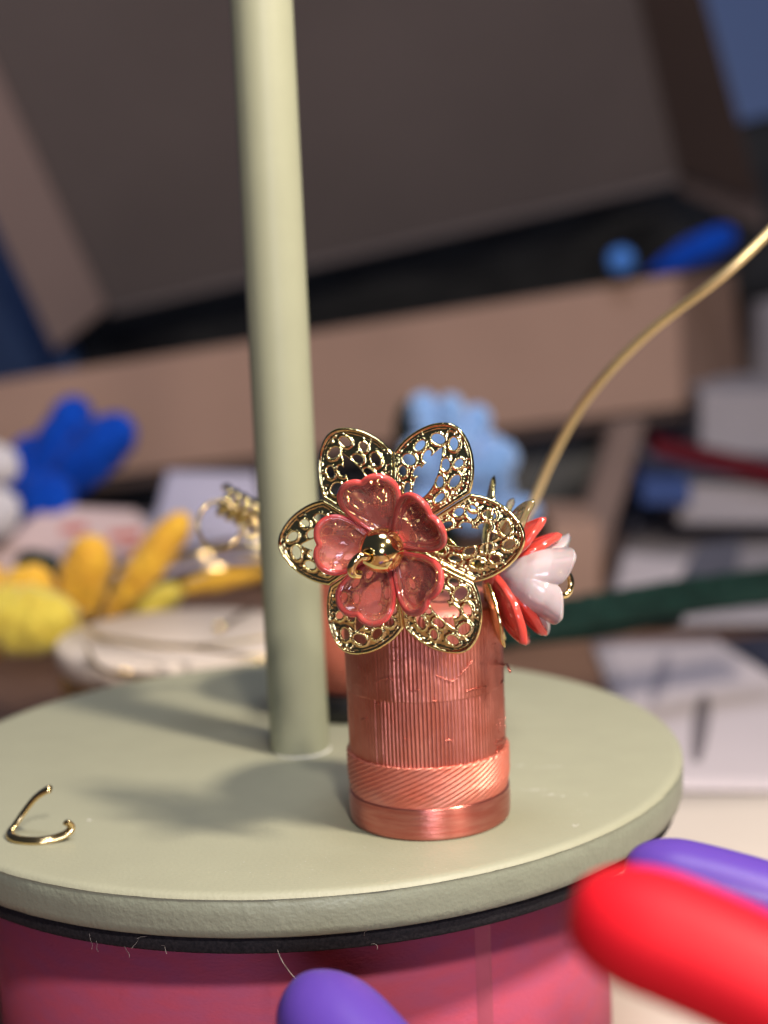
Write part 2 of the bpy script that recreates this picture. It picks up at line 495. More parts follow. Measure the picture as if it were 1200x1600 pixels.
# loose strands that stand off the ribs
def on_cyl(px, py, r):
    d = (FW + RT * ((px - 600) / FPX) + UP * ((800 - py) / FPX))
    o = CAM - Vector((CX, CY, 0))
    A = d.x ** 2 + d.y ** 2; B = 2 * (o.x * d.x + o.y * d.y); C_ = o.x ** 2 + o.y ** 2 - r * r
    disc = max(0, B * B - 4 * A * C_)
    return CAM + d * ((-B - math.sqrt(disc)) / (2 * A))
strands = [[(584, 1067), (590, 1065), (600, 1060), (614, 1062)], [(610, 1011), (617, 1013), (623, 1012)], [(612, 1033), (622, 1032)],
           [(680, 1055), (697, 1062), (708, 1064), (718, 1056), (733, 1040), (738, 1032)], [(722, 1050), (731, 1043), (733, 1037)],
           [(629, 1154), (635, 1156)], [(564, 1124), (572, 1123)], [(611, 1126), (614, 1127)], [(585, 1099), (592, 1101)],
           [(695, 1158), (702, 1156), (708, 1159)], [(676, 1095), (682, 1096)], [(774, 1163), (783, 1158), (788, 1152)], [(776, 1176), (786, 1164)],
           [(783, 1068), (787, 1062)], [(560, 1040), (562, 1046)], [(640, 1080), (655, 1078)], [(728, 1080), (745, 1076), (760, 1073)]]
for s in strands:
    p = spline([on_cyl(x, y, 1.012) for x, y in s], 5)
    v, f = tube(p, 0.008, 7)
    ob('loose_strand', v, f, COPPER, cyl)
tip = [on_cyl(786, 1040, 1.0), on_cyl(786, 1040, 1.0) + Vector((.05, 0, .01)), at(795, 1045, 20.4), at(797, 1050, 20.4)]
v, f = tube(spline(tip, 4), 0.016, 7); ob('loose_strand', v, f, COPPER, cyl)
fz = []
for k in range(60):
    z = random.uniform(0.85, 2.6)
    a = random.uniform(-0.55, 0.3)
    p = Vector((CX + .99 * math.cos(a), CY + .99 * math.sin(a), z))
    q = p + Vector((math.cos(a), math.sin(a), 0)) * random.uniform(.01, .035) + Vector((0, 0, random.uniform(-.03, .03)))
    fz.append(tube([p, (p + q) / 2 + Vector((0, 0, .01)), q], [0.006, 0.005, 0.003], 5))
v, f = merge(fz)
tag(ob('rib_fuzz', v, f, COPPER, cyl), kind='stuff')

# ------------------------------------------------------------------ the flower ornament
orn = empty('flower_ornament', (CX, CY + 0.0, 2.85), 'gold filigree and coral resin flowers clustered on top of the copper cylinder', 'ornament')
def cam_dir(x, y, z):                       # x right, y up, z towards the lens
    return (RT * x + UP * y - FW * z).normalized()
def frame(N, upref):
    N = N.normalized()
    X = upref.cross(N).normalized() * 1.0
    Y = N.cross(X).normalized()
    return X, Y, N
def place(o, O, X, Y, N, rot=0.0):
    """give a shared-mesh piece its place: local x along the petal, z along the flower's axis"""
    c, s = math.cos(rot), math.sin(rot)
    ax = X * c + Y * s
    ay = -X * s + Y * c
    m = Matrix((ax, ay, N)).transposed().to_4x4()
    m.translation = O
    return m

FO = at(621, 845, 19.55)
FX, FY, FN = frame(cam_dir(-0.30, -0.09, 0.95), UP)

# --- pierced petal mesh: clip a fine triangle grid against outline and holes
LP = 1.53
HOLES = [(.868, -.057, .047, .031, 0.5), (.845, .068, .036, .053, 0.15), (.755, -.160, .036, .026, -0.4), (.700, -.076, .044, .029, 0.5),
         (.692, .085, .047, .028, 0.0), (.735, .172, .046, .029, -0.35), (.62, -.195, .052, .030, -.15), (.565, -.095, .042, .026, 0.4),
         (.552, .100, .044, .022, -.1), (.600, .200, .040, .052, 0.2), (.455, -.150, .044, .022, -.35), (.500, .205, .036, .028, 0.5),
         (.40, .11, .045, .022, .3), (.34, -.08, .04, .02, -.2)]
BLIND = [(.79, -.215, .03, .02, -.5), (.80, .225, .03, .018, .5), (.92, .005, .022, .018, 0), (.50, -.24, .03, .018, -.5), (.43, .2, .03, .014, .6)]
def ell(A, C, h):
    a0, c0, ra, rc, rot = h
    ca, sa = math.cos(rot), math.sin(rot)
    x = (A - a0) * ca + (C - c0) * sa
    y = -(A - a0) * sa + (C - c0) * ca
    q = np.sqrt((x / ra) ** 2 + (y / rc) ** 2) + 1e-9
    th = np.arctan2(y / rc, x / ra)
    g = np.sqrt((x / ra ** 2) ** 2 + (y / rc ** 2) ** 2) + 1e-9
    return q * (q - 1) / g * 1.0, th
def leaf_open(A, C):
    t = np.clip((A - .35) / (.80 - .35), 0, 1)
    b = 0.072 * np.sin(PI * t ** 0.75) ** 0.8
    out = np.where(A < .35, .35 - A, np.where(A > .80, A - .80, 0))
    return np.where(out > 0, np.hypot(out, np.abs(C)), np.abs(C - .012) - b)
def outline(A, C):
    g = 1 - ((np.abs(C) / .34) ** 1.75 + (np.maximum(A - .56, 0) / .44) ** 1.72)
    gr = np.sqrt((2 * C / .325 ** 2) ** 2 + (2 * np.maximum(A - .575, 0) / .425 ** 2) ** 2) + 0.6
    d1 = g / gr * 1.15
    d2 = (A * math.tan(PI / 6) - np.abs(C)) * math.cos(PI / 6) - 0.002
    return np.minimum(d1, d2)
def filigree_mesh():
    st = 0.0066
    na, nc = int(0.87 / st), int(0.70 / st)
    a = 0.14 + np.arange(na) * st
    c = -0.35 + np.arange(nc) * st
    A, C = np.meshgrid(a, c, indexing='ij')
    def fields(A, C):
        od = outline(A, C)
        hd = np.full(A.shape, 9.0); relief = np.zeros(A.shape)
        for h in HOLES:
            d, th = ell(A, C, h)
            hd = np.minimum(hd, d)
            nb = round(2 * PI * (h[2] + h[3] + .02) / 2 / 0.0165)
            x = np.clip(d / 0.024, 0, 1)
            relief = np.maximum(relief, 0.024 * np.sin(PI * x) * (0.35 + 0.65 * (0.5 + 0.5 * np.cos(nb * th))))
        d = leaf_open(A, C)
        hd = np.minimum(hd, d)
        x = np.clip(d / 0.02, 0, 1)
        relief = np.maximum(relief, 0.010 * np.sin(PI * x))
        for h in BLIND:
            d, th = ell(A, C, h)
            x = np.clip(d / 0.02, 0, 1)
            relief = np.maximum(relief, 0.014 * np.sin(PI * x) * (0.6 + 0.4 * np.cos(9 * th)))
            relief = np.where(d < 0, -0.012 * np.clip(-d / 0.015, 0, 1), relief)
        for k_ in range(1):
            xx = np.clip(np.abs(od - 0.038) / 0.009, 0, 1)
            relief = np.maximum(relief, 0.013 * np.cos(xx * PI / 2) * (0.4 + 0.6 * (0.5 + 0.5 * np.cos((A * 1.0 + np.abs(C) * 1.0) * 2 * PI / 0.024))) * (hd > 0.012))
        x = np.clip(od / 0.028, 0, 1)
        rim = 0.024 * np.sin(PI * np.clip(x, 0, 1)) ** 0.8
        relief = np.where(od < 0.028, np.maximum(rim, relief * x), relief)
        return np.minimum(od, hd), relief
    f, rel = fields(A, C)
    # shift near-zero values so no sliver triangles appear
    f = np.where(np.abs(f) < 0.0006, np.where(f >= 0, 0.0006, -0.0006), f)
    idx = {}
    V = []
    def P(i, j):
        k = (i, j)
        if k not in idx:
            idx[k] = len(V); V.append((A[i, j], C[i, j], rel[i, j]))
        return idx[k]
    def E(p, q):
        if p > q: p, q = q, p
        k = (p, q)
        if k not in idx:
            fa, fb = f[p], f[q]
            t = fa / (fa - fb)
            idx[k] = len(V)
            V.append((A[p] + (A[q] - A[p]) * t, C[p] + (C[q] - C[p]) * t, (rel[p] if fa > 0 else rel[q]) * 0.35))
        return idx[k]
    F = []
    pos = f > 0
    for i in range(na - 1):
        for j in range(nc - 1):
            s = int(pos[i, j]) + int(pos[i + 1, j]) + int(pos[i, j + 1]) + int(pos[i + 1, j + 1])
            if s == 0: continue
            if s == 4:
                F.append((P(i, j), P(i + 1, j), P(i + 1, j + 1), P(i, j + 1))); continue
            for tri in (((i, j), (i + 1, j), (i + 1, j + 1)), ((i, j), (i + 1, j + 1), (i, j + 1))):
                poly = []
                for k in range(3):
                    p, q = tri[k], tri[(k + 1) % 3]
                    if pos[p]: poly.append(P(*p))
                    if pos[p] != pos[q]: poly.append(E(p, q))
                if len(poly) >= 3: F.append(tuple(poly))
    out = []
    for a_, c_, r_ in V:
        nz = 0.006 * mnoise.noise(Vector((a_ * 30, c_ * 30, 1.7)))
        z = 0.02 - 0.09 * max(0, a_ - .12) ** 1.8 - 0.30 * c_ * c_
        # the tip turns up a little
        z += 0.25 * max(0, a_ - .86) ** 1.5
        out.append(Vector((a_ * LP, c_ * LP, z * LP + (r_ + nz * (1 if r_ < .02 else 0)) * 1.15)))
    me = mesh_from(out, F, 'filigree_petal')
    bm = bmesh.new(); bm.from_mesh(me)
    bmesh.ops.dissolve_degenerate(bm, dist=0.0004, edges=bm.edges)
    bmesh.ops.triangulate(bm, faces=[q for q in bm.faces if len(q.verts) > 4])
    bm.to_mesh(me); bm.free()
    return me

def add_part(name, me, m, parent, mw, mod=None):
    o = bpy.data.objects.new(name, me)
    COL.objects.link(o)
    if not me.materials: me.materials.append(m)
    o.parent = parent
    o.matrix_parent_inverse = Matrix.Translation(-world_loc(parent))
    o.matrix_basis = mw
    if mod: mod(o)
    return o
def solid(t):
    def f(o):
        md = o.modifiers.new('thickness', 'SOLIDIFY'); md.thickness = t; md.offset = -1
    return f
fil = filigree_mesh()
fil.polygons.foreach_set('use_smooth', [True] * len(fil.polygons))
v, f = lathe([(0, -0.03), (0.20, -0.03), (0.29, 0.0), (0.30, 0.03), (0.25, 0.05), (0, 0.05)], 64, FO, FN)
cap = ob('filigree_cap', v, f, GOLD, orn)
for k in range(6):
    add_part('filigree_petal', fil, GOLD, cap, place(None, FO + FN * random.uniform(-.004, .004), FX, FY, FN, math.radians(60 * k + 2)), solid(0.022))

# --- resin petals
def closed_outline(half, n=6):
    pts = [(a, c) for a, c in half] + [(a, -c) for a, c in half[::-1] if c > 1e-6]
    sp = spline([Vector((a, c, 0)) for a, c in pts], n, closed=True)
    return sp
def petal_mesh(half, L, cup, rim, ctr, thick_c, thick_r, rings=14, ridge=0.0, bowl=0.10, seed=0, notch=None, inset=0.72, rim_lift=0.05):
    out = closed_outline(half)
    n = len(out)
    C0 = Vector((ctr, 0, 0))
    V, F, top, bot = [], [], [], []
    def mid(p, t):
        return cup * (max(0, p.x) ** 1.8) + bowl * (t ** 2.2) + 0.012 * mnoise.noise(Vector((p.x * 4, p.y * 4, seed)))
    ts = [i / rings for i in range(1, rings + 1)]
    def th(t):
        if t < inset: k = (t / inset); base = thick_c * (1 + .15 * k)
        else:
            u = (t - inset) / (1 - inset)
            base = thick_c * (1 - u) + (thick_r) * max(0, math.sin(PI * min(1, u * 0.98 + 0.02))) ** 0.55 * (1 if u > 0 else 0)
            base = max(base, thick_c * (1 - u))
        return base
    for sgn in (1, -1):
        off = len(V)
        p = C0
        V.append(Vector((p.x, p.y, mid(p, 0) + sgn * thick_c / 2)))
        for t in ts:
            tt = t
            for q in out:
                p = C0.lerp(q, tt)
                h = th(tt) / 2
                z = mid(p, tt) + sgn * h
                if sgn > 0:
                    z += ridge * math.exp(-(p.y / 0.05) ** 2) * (1 - tt)
                    z += ridge * 0.5 * math.cos(p.y * 42 + seed) * (1 - tt) * tt * 2
                V.append(Vector((p.x, p.y, z)))
        for i in range(n):
            j = (i + 1) % n
            tri = (off, off + 1 + i, off + 1 + j)
            F.append(tri if sgn > 0 else tri[::-1])
            for k in range(rings - 1):
                q = (off + 1 + k * n + i, off + 1 + (k + 1) * n + i, off + 1 + (k + 1) * n + j, off + 1 + k * n + j)
                F.append(q if sgn > 0 else q[::-1])
    V = [v * L for v in V]
    me = mesh_from(V, F, 'petal')
    bm = bmesh.new(); bm.from_mesh(me)
    bmesh.ops.remove_doubles(bm, verts=bm.verts, dist=0.0025)
    bmesh.ops.recalc_face_normals(bm, faces=bm.faces)
    bm.to_mesh(me); bm.free()
    me.polygons.foreach_set('use_smooth', [True] * len(me.polygons))
    return me
def rim_mesh(half, L, cup, bowl, r, seed=0, ctr=.5):
    """the thick rolled lip that runs round a resin petal"""
    out = closed_outline(half)
    pts = []
    for q in out:
        p = Vector((ctr, 0, 0)).lerp(q, 0.93)
        pts.append(Vector((p.x, p.y, cup * (max(0, p.x) ** 1.8) + bowl * .93 ** 2.2 + 0.012 * mnoise.noise(Vector((p.x * 4, p.y * 4, seed))))) * L)
    rr = [r * (0.75 + 0.5 * max(0, min(1, q.x)) ** 1.5) for q in out]
    v, f = tube(pts, rr, 10, closed=True)
    me = mesh_from(v, f, 'rim')
    me.polygons.foreach_set('use_smooth', [True] * len(me.polygons))
    return me
HEART = [(0.0, 0.035), (.14, .10), (.30, .21), (.48, .34), (.66, .42), (.82, .415), (.93, .335), (.985, .22), (.985, .10), (.95, 0.0)]
KX, KY, KN = frame(cam_dir(-0.40, -0.17, 0.90), UP)
CO = at(612, 853, 19.37)
v, f = lathe([(0, -0.16), (0.10, -0.16), (0.17, -0.05), (0.20, 0.06), (0.15, 0.13), (0, 0.14)], 48, CO, KN)
cf = ob('coral_flower', v, f, CORAL_RIM, orn)
for k, (ang, ln, tl) in enumerate(((104, .88, .0), (176, .83, .02), (248, .89, -.02), (318, .85, .0), (34, .88, .06))):
    cup = .30 + tl
    me = petal_mesh(HEART, ln, cup, 0, .58, .045, .115, bowl=.10, ridge=.012, seed=k * 3.1)
    m = place(None, CO + KN * (0.03 + 0.012 * k), KX, KY, KN, math.radians(ang))
    m = m @ Matrix.Rotation(random.uniform(-.12, .12), 4, 'X')
    p = add_part('coral_petal', me, CORAL, cf, m)
    rm = rim_mesh(HEART, ln, cup, .10, .031, k * 3.1, .58)
    q = bpy.data.objects.new('petal_rim', rm); COL.objects.link(q); rm.materials.append(CORAL_RIM)
    q.parent = p

# --- gold bead with its eye pin
BO = at(596, 860, 19.07)
bead_prof = []
rb, hole = 0.262, 0.062
NB = 24
for i in range(NB + 1):
    t = math.asin(hole / rb) + (PI - 2 * math.asin(hole / rb)) * i / NB
    bead_prof.append((rb * math.sin(t), -rb * math.cos(t)))
bead_prof = [(hole * 0.9, 0.0)] + [(hole, -rb * .8)] + bead_prof + [(hole * 1.28, rb * .985), (hole * 1.0, rb * .93), (hole, rb * .6), (hole * .9, 0.0)]
HX = cam_dir(-0.56, -0.20, 0.76)
v, f = lathe(bead_prof, 72, BO, HX)
bead = ob('gold_bead', v, f, GOLD_S, orn)
v, f = lathe([(hole * 1.02, rb * .965), (hole * 1.25, rb * 1.0), (hole * 1.5, rb * .99), (hole * 1.6, rb * .95), (hole * 1.3, rb * .93)], 40, BO, HX)
ob('bead_collar', v, f, GOLD_S, bead)
e0 = BO + HX * (rb * 0.7)
lo = [e0, BO + HX * (rb + .045)]
dn = (-RT * 0.75 - UP * 0.5).normalized()
base = BO + HX * (rb + .05)
loop = [e0, base, base + HX * .05 + UP * .03 + dn * .03, base + HX * .07 + dn * .09 + UP * .015, base + HX * .05 + dn * .15 - UP * .035,
        base - HX * .0 + dn * .165 - UP * .10, base - HX * .07 + dn * .13 - UP * .15]
v, f = tube(spline(loop, 7), 0.054, 14)
ob('eye_pin', v, f, GOLD_S, bead)

# --- the flower that faces right
SO = at(757, 888, 20.35)
SN = cam_dir(0.955, -0.20, -0.10)
SX_, SY_, SN = frame(SN, UP)
LEAF = [(0.0, 0.03), (.15, .07), (.35, .135), (.55, .175), (.72, .165), (.86, .105), (.96, .045), (1.0, 0.0)]
LANCE = [(0.0, 0.05), (.15, .12), (.35, .20), (.55, .245), (.72, .22), (.87, .135), (.97, .05), (1.0, 0.0)]
v, f = lathe([(0, -0.10), (0.10, -0.10), (0.15, -0.04), (0.16, 0.02), (0.10, 0.05), (0, 0.05)], 48, SO - SN * .05, SN)
lc = ob('gold_leaf_cap', v, f, GOLD, orn)
def petals(name, m, parent, O, X, Y, N, angs, L, half, lean, tc, tr, cup, seed, bowl=.04, ridge=.02, ms=None):
    res = []
    for k, a in enumerate(angs):
        me = petal_mesh(half, L[k] if isinstance(L, (list, tuple)) else L, cup, 0, .5, tc, tr, bowl=bowl, ridge=ridge, seed=seed + k * 1.7, inset=.8)
        mw = place(None, O, X, Y, N, math.radians(a)) @ Matrix.Rotation(-(lean[k] if isinstance(lean, (list, tuple)) else lean), 4, 'Y')
        res.append(add_part(name, me, m if ms is None else ms[k], parent, mw))
    return res
# angles run round the axis; 90 is up in the picture, 0/180 towards or away from the lens
petals('gold_leaf', GOLD, lc, SO - SN * .04, SX_, SY_, SN, (72, -70, -104, -40, 40), [1.22, 1.02, 1.02, .9, .9], LEAF, [-.10, .46, .36, .3, .3], .02, .035, .05, 3, ridge=.03)
petals('clear_leaf', CLEAR, lc, SO + SN * .01, SX_, SY_, SN, (60, 122, -56), [1.10, 1.12, 1.2], LANCE, [.10, .14, .60], .03, .06, .10, 9, ridge=.05)
v, f = lathe([(0, -0.08), (0.12, -0.06), (0.20, 0.0), (0.22, 0.08), (0.14, 0.14), (0, 0.15)], 48, SO + SN * .04, SN)
ef = ob('enamel_flower', v, f, ENAMEL, orn)
petals('enamel_petal', ENAMEL, ef, SO + SN * .04, SX_, SY_, SN, (118, 100, -120, -100, 20, -76, 84), [.98, 1.0, 1.08, 1.08, .82, 1.10, .9], LANCE, [.42, .80, .44, .80, .6, .60, .55], .04, .07, .08, 21, ridge=.03)
# --- milky bell: a body of revolution whose mouth splits into five rounded lobes
BX0 = SO + SN * 0.16
BN = cam_dir(0.95, -0.22, -0.06)
bX, bY, BN = frame(BN, UP)
V = []
SEGB, ROW = 200, 46
def bell_r(t): return 0.12 + 0.30 * math.sin(min(1, t / .5) * PI / 2) ** 1.1 + 0.16 * max(0, t - .35) + 0.30 * max(0, t - .70) ** 1.2
for i in range(SEGB):
    a = 2 * PI * i / SEGB
    lobe = abs(math.sin(2.5 * (a - 0.628)))
    lenf = 0.84 + 0.15 * lobe ** 0.38
    for j in range(ROW):
        t = j / (ROW - 1) * lenf
        cup_ = 1 + 0.22 * max(0, t - .35) * (lobe - .5) * 2
        r = bell_r(t) * cup_ * (1 + .05 * max(0, t - .5) * math.cos(10 * (a - .628)))
        r += 0.05 * max(0, t - .6) * (1 - lobe) * -1
        z = t * 0.80
        V.append(BX0 + (bX * math.cos(a) + bY * math.sin(a)) * r + BN * z)
bell = ob('bell_flower', V, grid_faces(SEGB, ROW, True), BELL, orn)
md = bell.modifiers.new('thickness', 'SOLIDIFY'); md.thickness = 0.075; md.offset = -1
bell.modifiers.new('smooth', 'SUBSURF').levels = 1
# gold loop in the mouth
lc_ = at(880, 912, 20.28)
pts = []
for i in range(40):
    a = 2 * PI * i / 40
    pts.append(lc_ + (RT * .10 * math.cos(a) + UP * .145 * math.sin(a)) + FW * (.05 * math.cos(a)))
v, f = tube(pts, .042, 12, closed=True)
ob('gold_loop', v, f, GOLD_S, bell)
v, f = tube([BX0 + BN * .1, lc_ - RT * .1], .03, 10)
ob('pin', v, f, GOLD_S, bell)
# small tube behind the front petals and the stems into the cylinder
jr = at(741, 790, 20.0)
pts = [jr + RT * .075 * math.cos(2 * PI * i / 30) + UP * .075 * math.sin(2 * PI * i / 30) for i in range(30)]
v, f = tube(pts, .032, 10, closed=True)
ob('jump_ring', v, f, GOLD_S, orn)
st = [FO - FN * .03, FO - FN * .25 + Vector((.1, .1, -.1)), Vector((CX - .3, CY - .2, 3.1)), Vector((CX - .2, CY, 2.84))]
v, f = tube(spline(st, 8), .05, 10); ob('stem', v, f, GOLD_W, orn)
st = [SO - SN * .1, SO - SN * .3, Vector((CX + .2, CY, 3.2)), Vector((CX + .1, CY + .05, 2.84))]
v, f = tube(spline(st, 8), .05, 10); ob('stem', v, f, GOLD_W, orn)
# dark leaf seen behind the right hand petal
me = petal_mesh(LANCE, .75, .1, 0, .5, .02, .04, bowl=.05, ridge=.03, seed=5, inset=.8)
add_part('gold_leaf', me, GOLD, cap, place(None, FO - FN * .12, FX, FY, FN, math.radians(-8)))

# ------------------------------------------------------------------ open gold ring on the plate
rp = [(78, 1233, .62), (70, 1236, .58), (55, 1247, .46), (40, 1265, .30), (24, 1288, .13), (15, 1301, .055), (20, 1309, .045), (36, 1313, .04), (60, 1314, .04),
      (85, 1310, .05), (103, 1303, .09), (111, 1295, .14), (109, 1288, .20), (103, 1285, .24)]
P = spline([atz(x, y, z) for x, y, z in rp], 8)
v, f = tube(P, 0.058, 12, flat=0.62)
tag(ob('open_ring', v, f, GOLD_W), 'small open gold ring lying on the left of the sage plate', 'ring')

# ------------------------------------------------------------------ coiled gold wire behind the pole
wc = empty('coiled_wire', at(390, 810, 24.4), 'thin gold wire ring with a tight coil, left of the pole', 'wire ring')
DW = 25.2
pts = []
for i in range(48):
    a = 2 * PI * i / 48
    pts.append(at(343 + 34 * math.cos(a), 820 - 37 * math.sin(a), DW + .12 * math.cos(a)))
v, f = tube(pts, .030, 10, closed=True)
ob('ring', v, f, GOLD_W, wc)
pts = []
A0, A1 = at(345, 779, DW), at(412, 815, DW + .3)
ax = (A1 - A0).normalized(); e1 = ax.orthogonal().normalized(); e2 = ax.cross(e1)
for i in range(5 * 22 + 1):
    t = i / (5 * 22); a = 2 * PI * i / 22
    pts.append(A0.lerp(A1, t) + (e1 * math.cos(a) + e2 * math.sin(a)) * .21)
v, f = tube(pts, .050, 9)
ob('coil', v, f, GOLD_S, wc)
core = spline([at(341, 782, DW), at(370, 796, DW), at(405, 822, DW + .2), at(450, 835, DW + .5), at(520, 850, DW + .2), at(600, 880, 23.5)], 8)
v, f = tube(core, .05, 9)
ob('core_wire', v, f, GOLD_W, wc)
v, f = tube([at(392 + 10 * math.cos(a), 826 - 12 * math.sin(a), DW) for a in [2 * PI * i / 20 for i in range(20)]], .04, 8, closed=True)
ob('ring', v, f, GOLD_W, wc)

# ------------------------------------------------------------------ thick wire rising at the right
wp = [atz(740, 1090, .05), at(765, 960, 26.8), at(800, 850, 27.0), at(832, 786, 27.0), at(862, 718, 26.8), at(905, 640, 26.2), at(955, 577, 25.5), at(1010, 523, 25), at(1060, 483, 24.6),
      at(1105, 450, 24.2), at(1150, 413, 24), at(1190, 375, 24), at(1240, 320, 24), at(1300, 240, 24)]
v, f = tube(spline(wp, 10), .074, 14)
tag(ob('gold_wire', v, f, BRASS_DULL), 'long thick gold wire curving up from behind the flowers to the right edge', 'wire')

# ------------------------------------------------------------------ salmon spool behind
sp = empty('thread_spool', (0.95, 2.1, 0), 'salmon orange thread spool with black foot between pole and copper cylinder', 'spool')
SC = (0.75, 2.35)
v, f = lathe([(0, 0.003), (1.02, 0.003), (1.05, 0.03), (1.05, 0.36), (1.0, 0.4), (0, 0.4)], 80, (*SC, 0))
ob('spool_foot', v, f, BLACKP, sp)
prof = [(0.4, 0.4), (0.80, 0.4)]
for i in range(180):
    z = 0.4 + 1.9 * i / 180
    prof.append((1.12 - .30 * max(0, (1.15 - z) / .75) ** 2.2 + .015 * math.sin(i * PI / 3), z))
prof += [(0.98, 2.32), (0.4, 2.34)]
v, f = lathe(prof, 90, (*SC, 0))
ob('thread', v, f, SALMON, sp)
v, f = lathe([(0, 2.34), (.9, 2.34), (.95, 2.38), (.9, 2.46), (0, 2.47)], 60, (*SC, 0))
ob('spool_top', v, f, mat('pale_pink_plastic', (0.595, 0.35, 0.35), .4), sp)

# ------------------------------------------------------------------ wire reel at the left back
WR = Vector((-3.15, 10.6, 0))
reel = empty('wire_reel', (WR.x, WR.y, TZ), 'cream reel of gold wire lying flat behind the left rim of the plate', 'wire reel')
zt = -0.58
v, f = lathe([(0, zt), (2.45, zt), (2.52, zt - .05), (2.52, zt - .50), (2.45, zt - .56), (0, zt - .56)], 100, WR)
ob('flange', v, f, CREAM, reel)
v, f = lathe([(0, TZ + .36), (2.45, TZ + .36), (2.52, TZ + .3), (2.52, TZ + .05), (2.45, TZ), (0, TZ)], 100, WR)
ob('flange', v, f, CREAM, reel)
prof = []
for i in range(160):
    t = i / 159
    prof.append((2.42 + .05 * abs(math.sin(i * PI / 8)), TZ + .36 + (zt - .56 - TZ - .36) * t))
v, f = lathe(prof, 90, WR)
ob('wound_wire', v, f, GOLD_W, reel)
# wire ends sprung over the reel
def gold_strand(pp, r=.05, n=10):
    v, f = tube(spline([at(*q) for q in pp], n), r, 8)
    return (v, f)
ws = [[(110, 955, 36), (150, 990, 34), (205, 1000, 33), (262, 1008, 32), (330, 1008, 31.5), (420, 995, 31.5)],
      [(120, 985, 36), (170, 1002, 34), (240, 1010, 33), (310, 1014, 32), (370, 1022, 31), (430, 1032, 31)],
      [(130, 960, 38), (180, 925, 40), (240, 890, 40), (310, 868, 38), (380, 862, 37), (450, 872, 37)],
      [(150, 990, 38), (200, 935, 40), (260, 905, 40), (330, 888, 38), (400, 885, 37), (470, 893, 37)],
      [(140, 900, 40), (210, 880, 40), (300, 862, 39), (360, 848, 38), (440, 850, 38)],
      [(135, 1030, 33), (170, 1052, 32), (240, 1062, 31.8), (330, 1058, 31.8), (420, 1040, 32)],
      [(135, 1010, 33), (160, 1045, 32), (230, 1055, 31.8), (310, 1054, 31.8), (410, 1034, 32)]]
for i_, s in enumerate(ws):
    ob('wire_end', *gold_strand(s, .035 if i_ in (0, 1, 5, 6) else .075), BRASS_DULL if i_ in (0, 1) else GOLD_S, reel)
LAMP = Vector((17.5, -16.0, 27))  # ribbons below are added and tilted to throw lamp glints at the lens
for (x, y, D_, ln, wd, dx, dy) in ((322, 866, 37, .42, .20, 1, -.25), (340, 886, 37, .50, .20, 1, -.05), (402, 1027, 31.2, .34, .14, 1, .15), (200, 1050, 32, .3, .10, 1, .2)):
    c = at(x, y, D_)
    h = ((CAM - c).normalized() + (LAMP - c).normalized()).normalized()
    t_ = (RT * dx - UP * dy); t_ = (t_ - h * t_.dot(h)).normalized()
    b_ = h.cross(t_)
    P_, Wd = [], []
    for i in range(9):
        u = i / 8 - .5
        P_.append(c + t_ * u * ln * 1.3 - h * (u * u * .10))
    V = []
    for i, p in enumerate(P_):
        for q in (-.5, -.25, 0, .25, .5):
            V.append(p + b_ * wd * .5 * q * (1 - .5 * abs(i / 4 - 1) ** 3) - h * (q * q * .05))
    o = ob('glint_ribbon', V, grid_faces(9, 5), GOLD_W, reel)
    md = o.modifiers.new('thickness', 'SOLIDIFY'); md.thickness = .04
hp = empty('head_pin', at(345, 975, 33), 'short metal pin with a round head lying on the cream reel', 'pin')
hb = atz(342, 980, zt + .12); he = atz(398, 948, zt + .05)
v, f = tube([hb, he], .05, 8); ob('shaft', v, f, mat('dull_steel', (0.315, 0.266, 0.231), .35, metal=.8), hp)
v, f = lathe([(0, -.1), (.06, -.085), (.1, 0), (.06, .085), (0, .1)], 24, hb); ob('head', v, f, GOLD_S, hp)

# ------------------------------------------------------------------ chenille flowers
def fuzzy(name, m, parent, a, b, wid, dep, seed, twist=14, bulge=.5):
    """a bent, plump pipe cleaner petal from a to b: a spiral-ridged, bumpy spindle"""
    a, b = Vector(a), Vector(b)
    ax = (b - a); L = ax.length; ax.normalize()
    e1 = (RT - ax * RT.dot(ax)).normalized() if abs(RT.dot(ax)) < .85 else (UP - ax * UP.dot(ax)).normalized()
    e2 = ax.cross(e1)
    V = []; nu, nv = 40, 44
    for u in range(nu):
        th = 2 * PI * u / nu
        for v_ in range(nv):
            t = v_ / (nv - 1)
            s = (t ** bulge * (1 - t) ** .42) / ((bulge / (bulge + .42)) ** bulge * (.42 / (bulge + .42)) ** .42)
            k = 1 + .03 * math.sin(twist * t * PI + th * 2 + seed) + .14 * n3(math.cos(th) * 2 + seed, math.sin(th) * 2, t * 6)
            V.append(a + ax * (L * t) + (e1 * math.cos(th) * wid + e2 * math.sin(th) * dep) * s * k)
    return ob(name, V, grid_faces(nu, nv, True), m, parent)
def px_w(w_, D): return w_ / FPX * D / 2

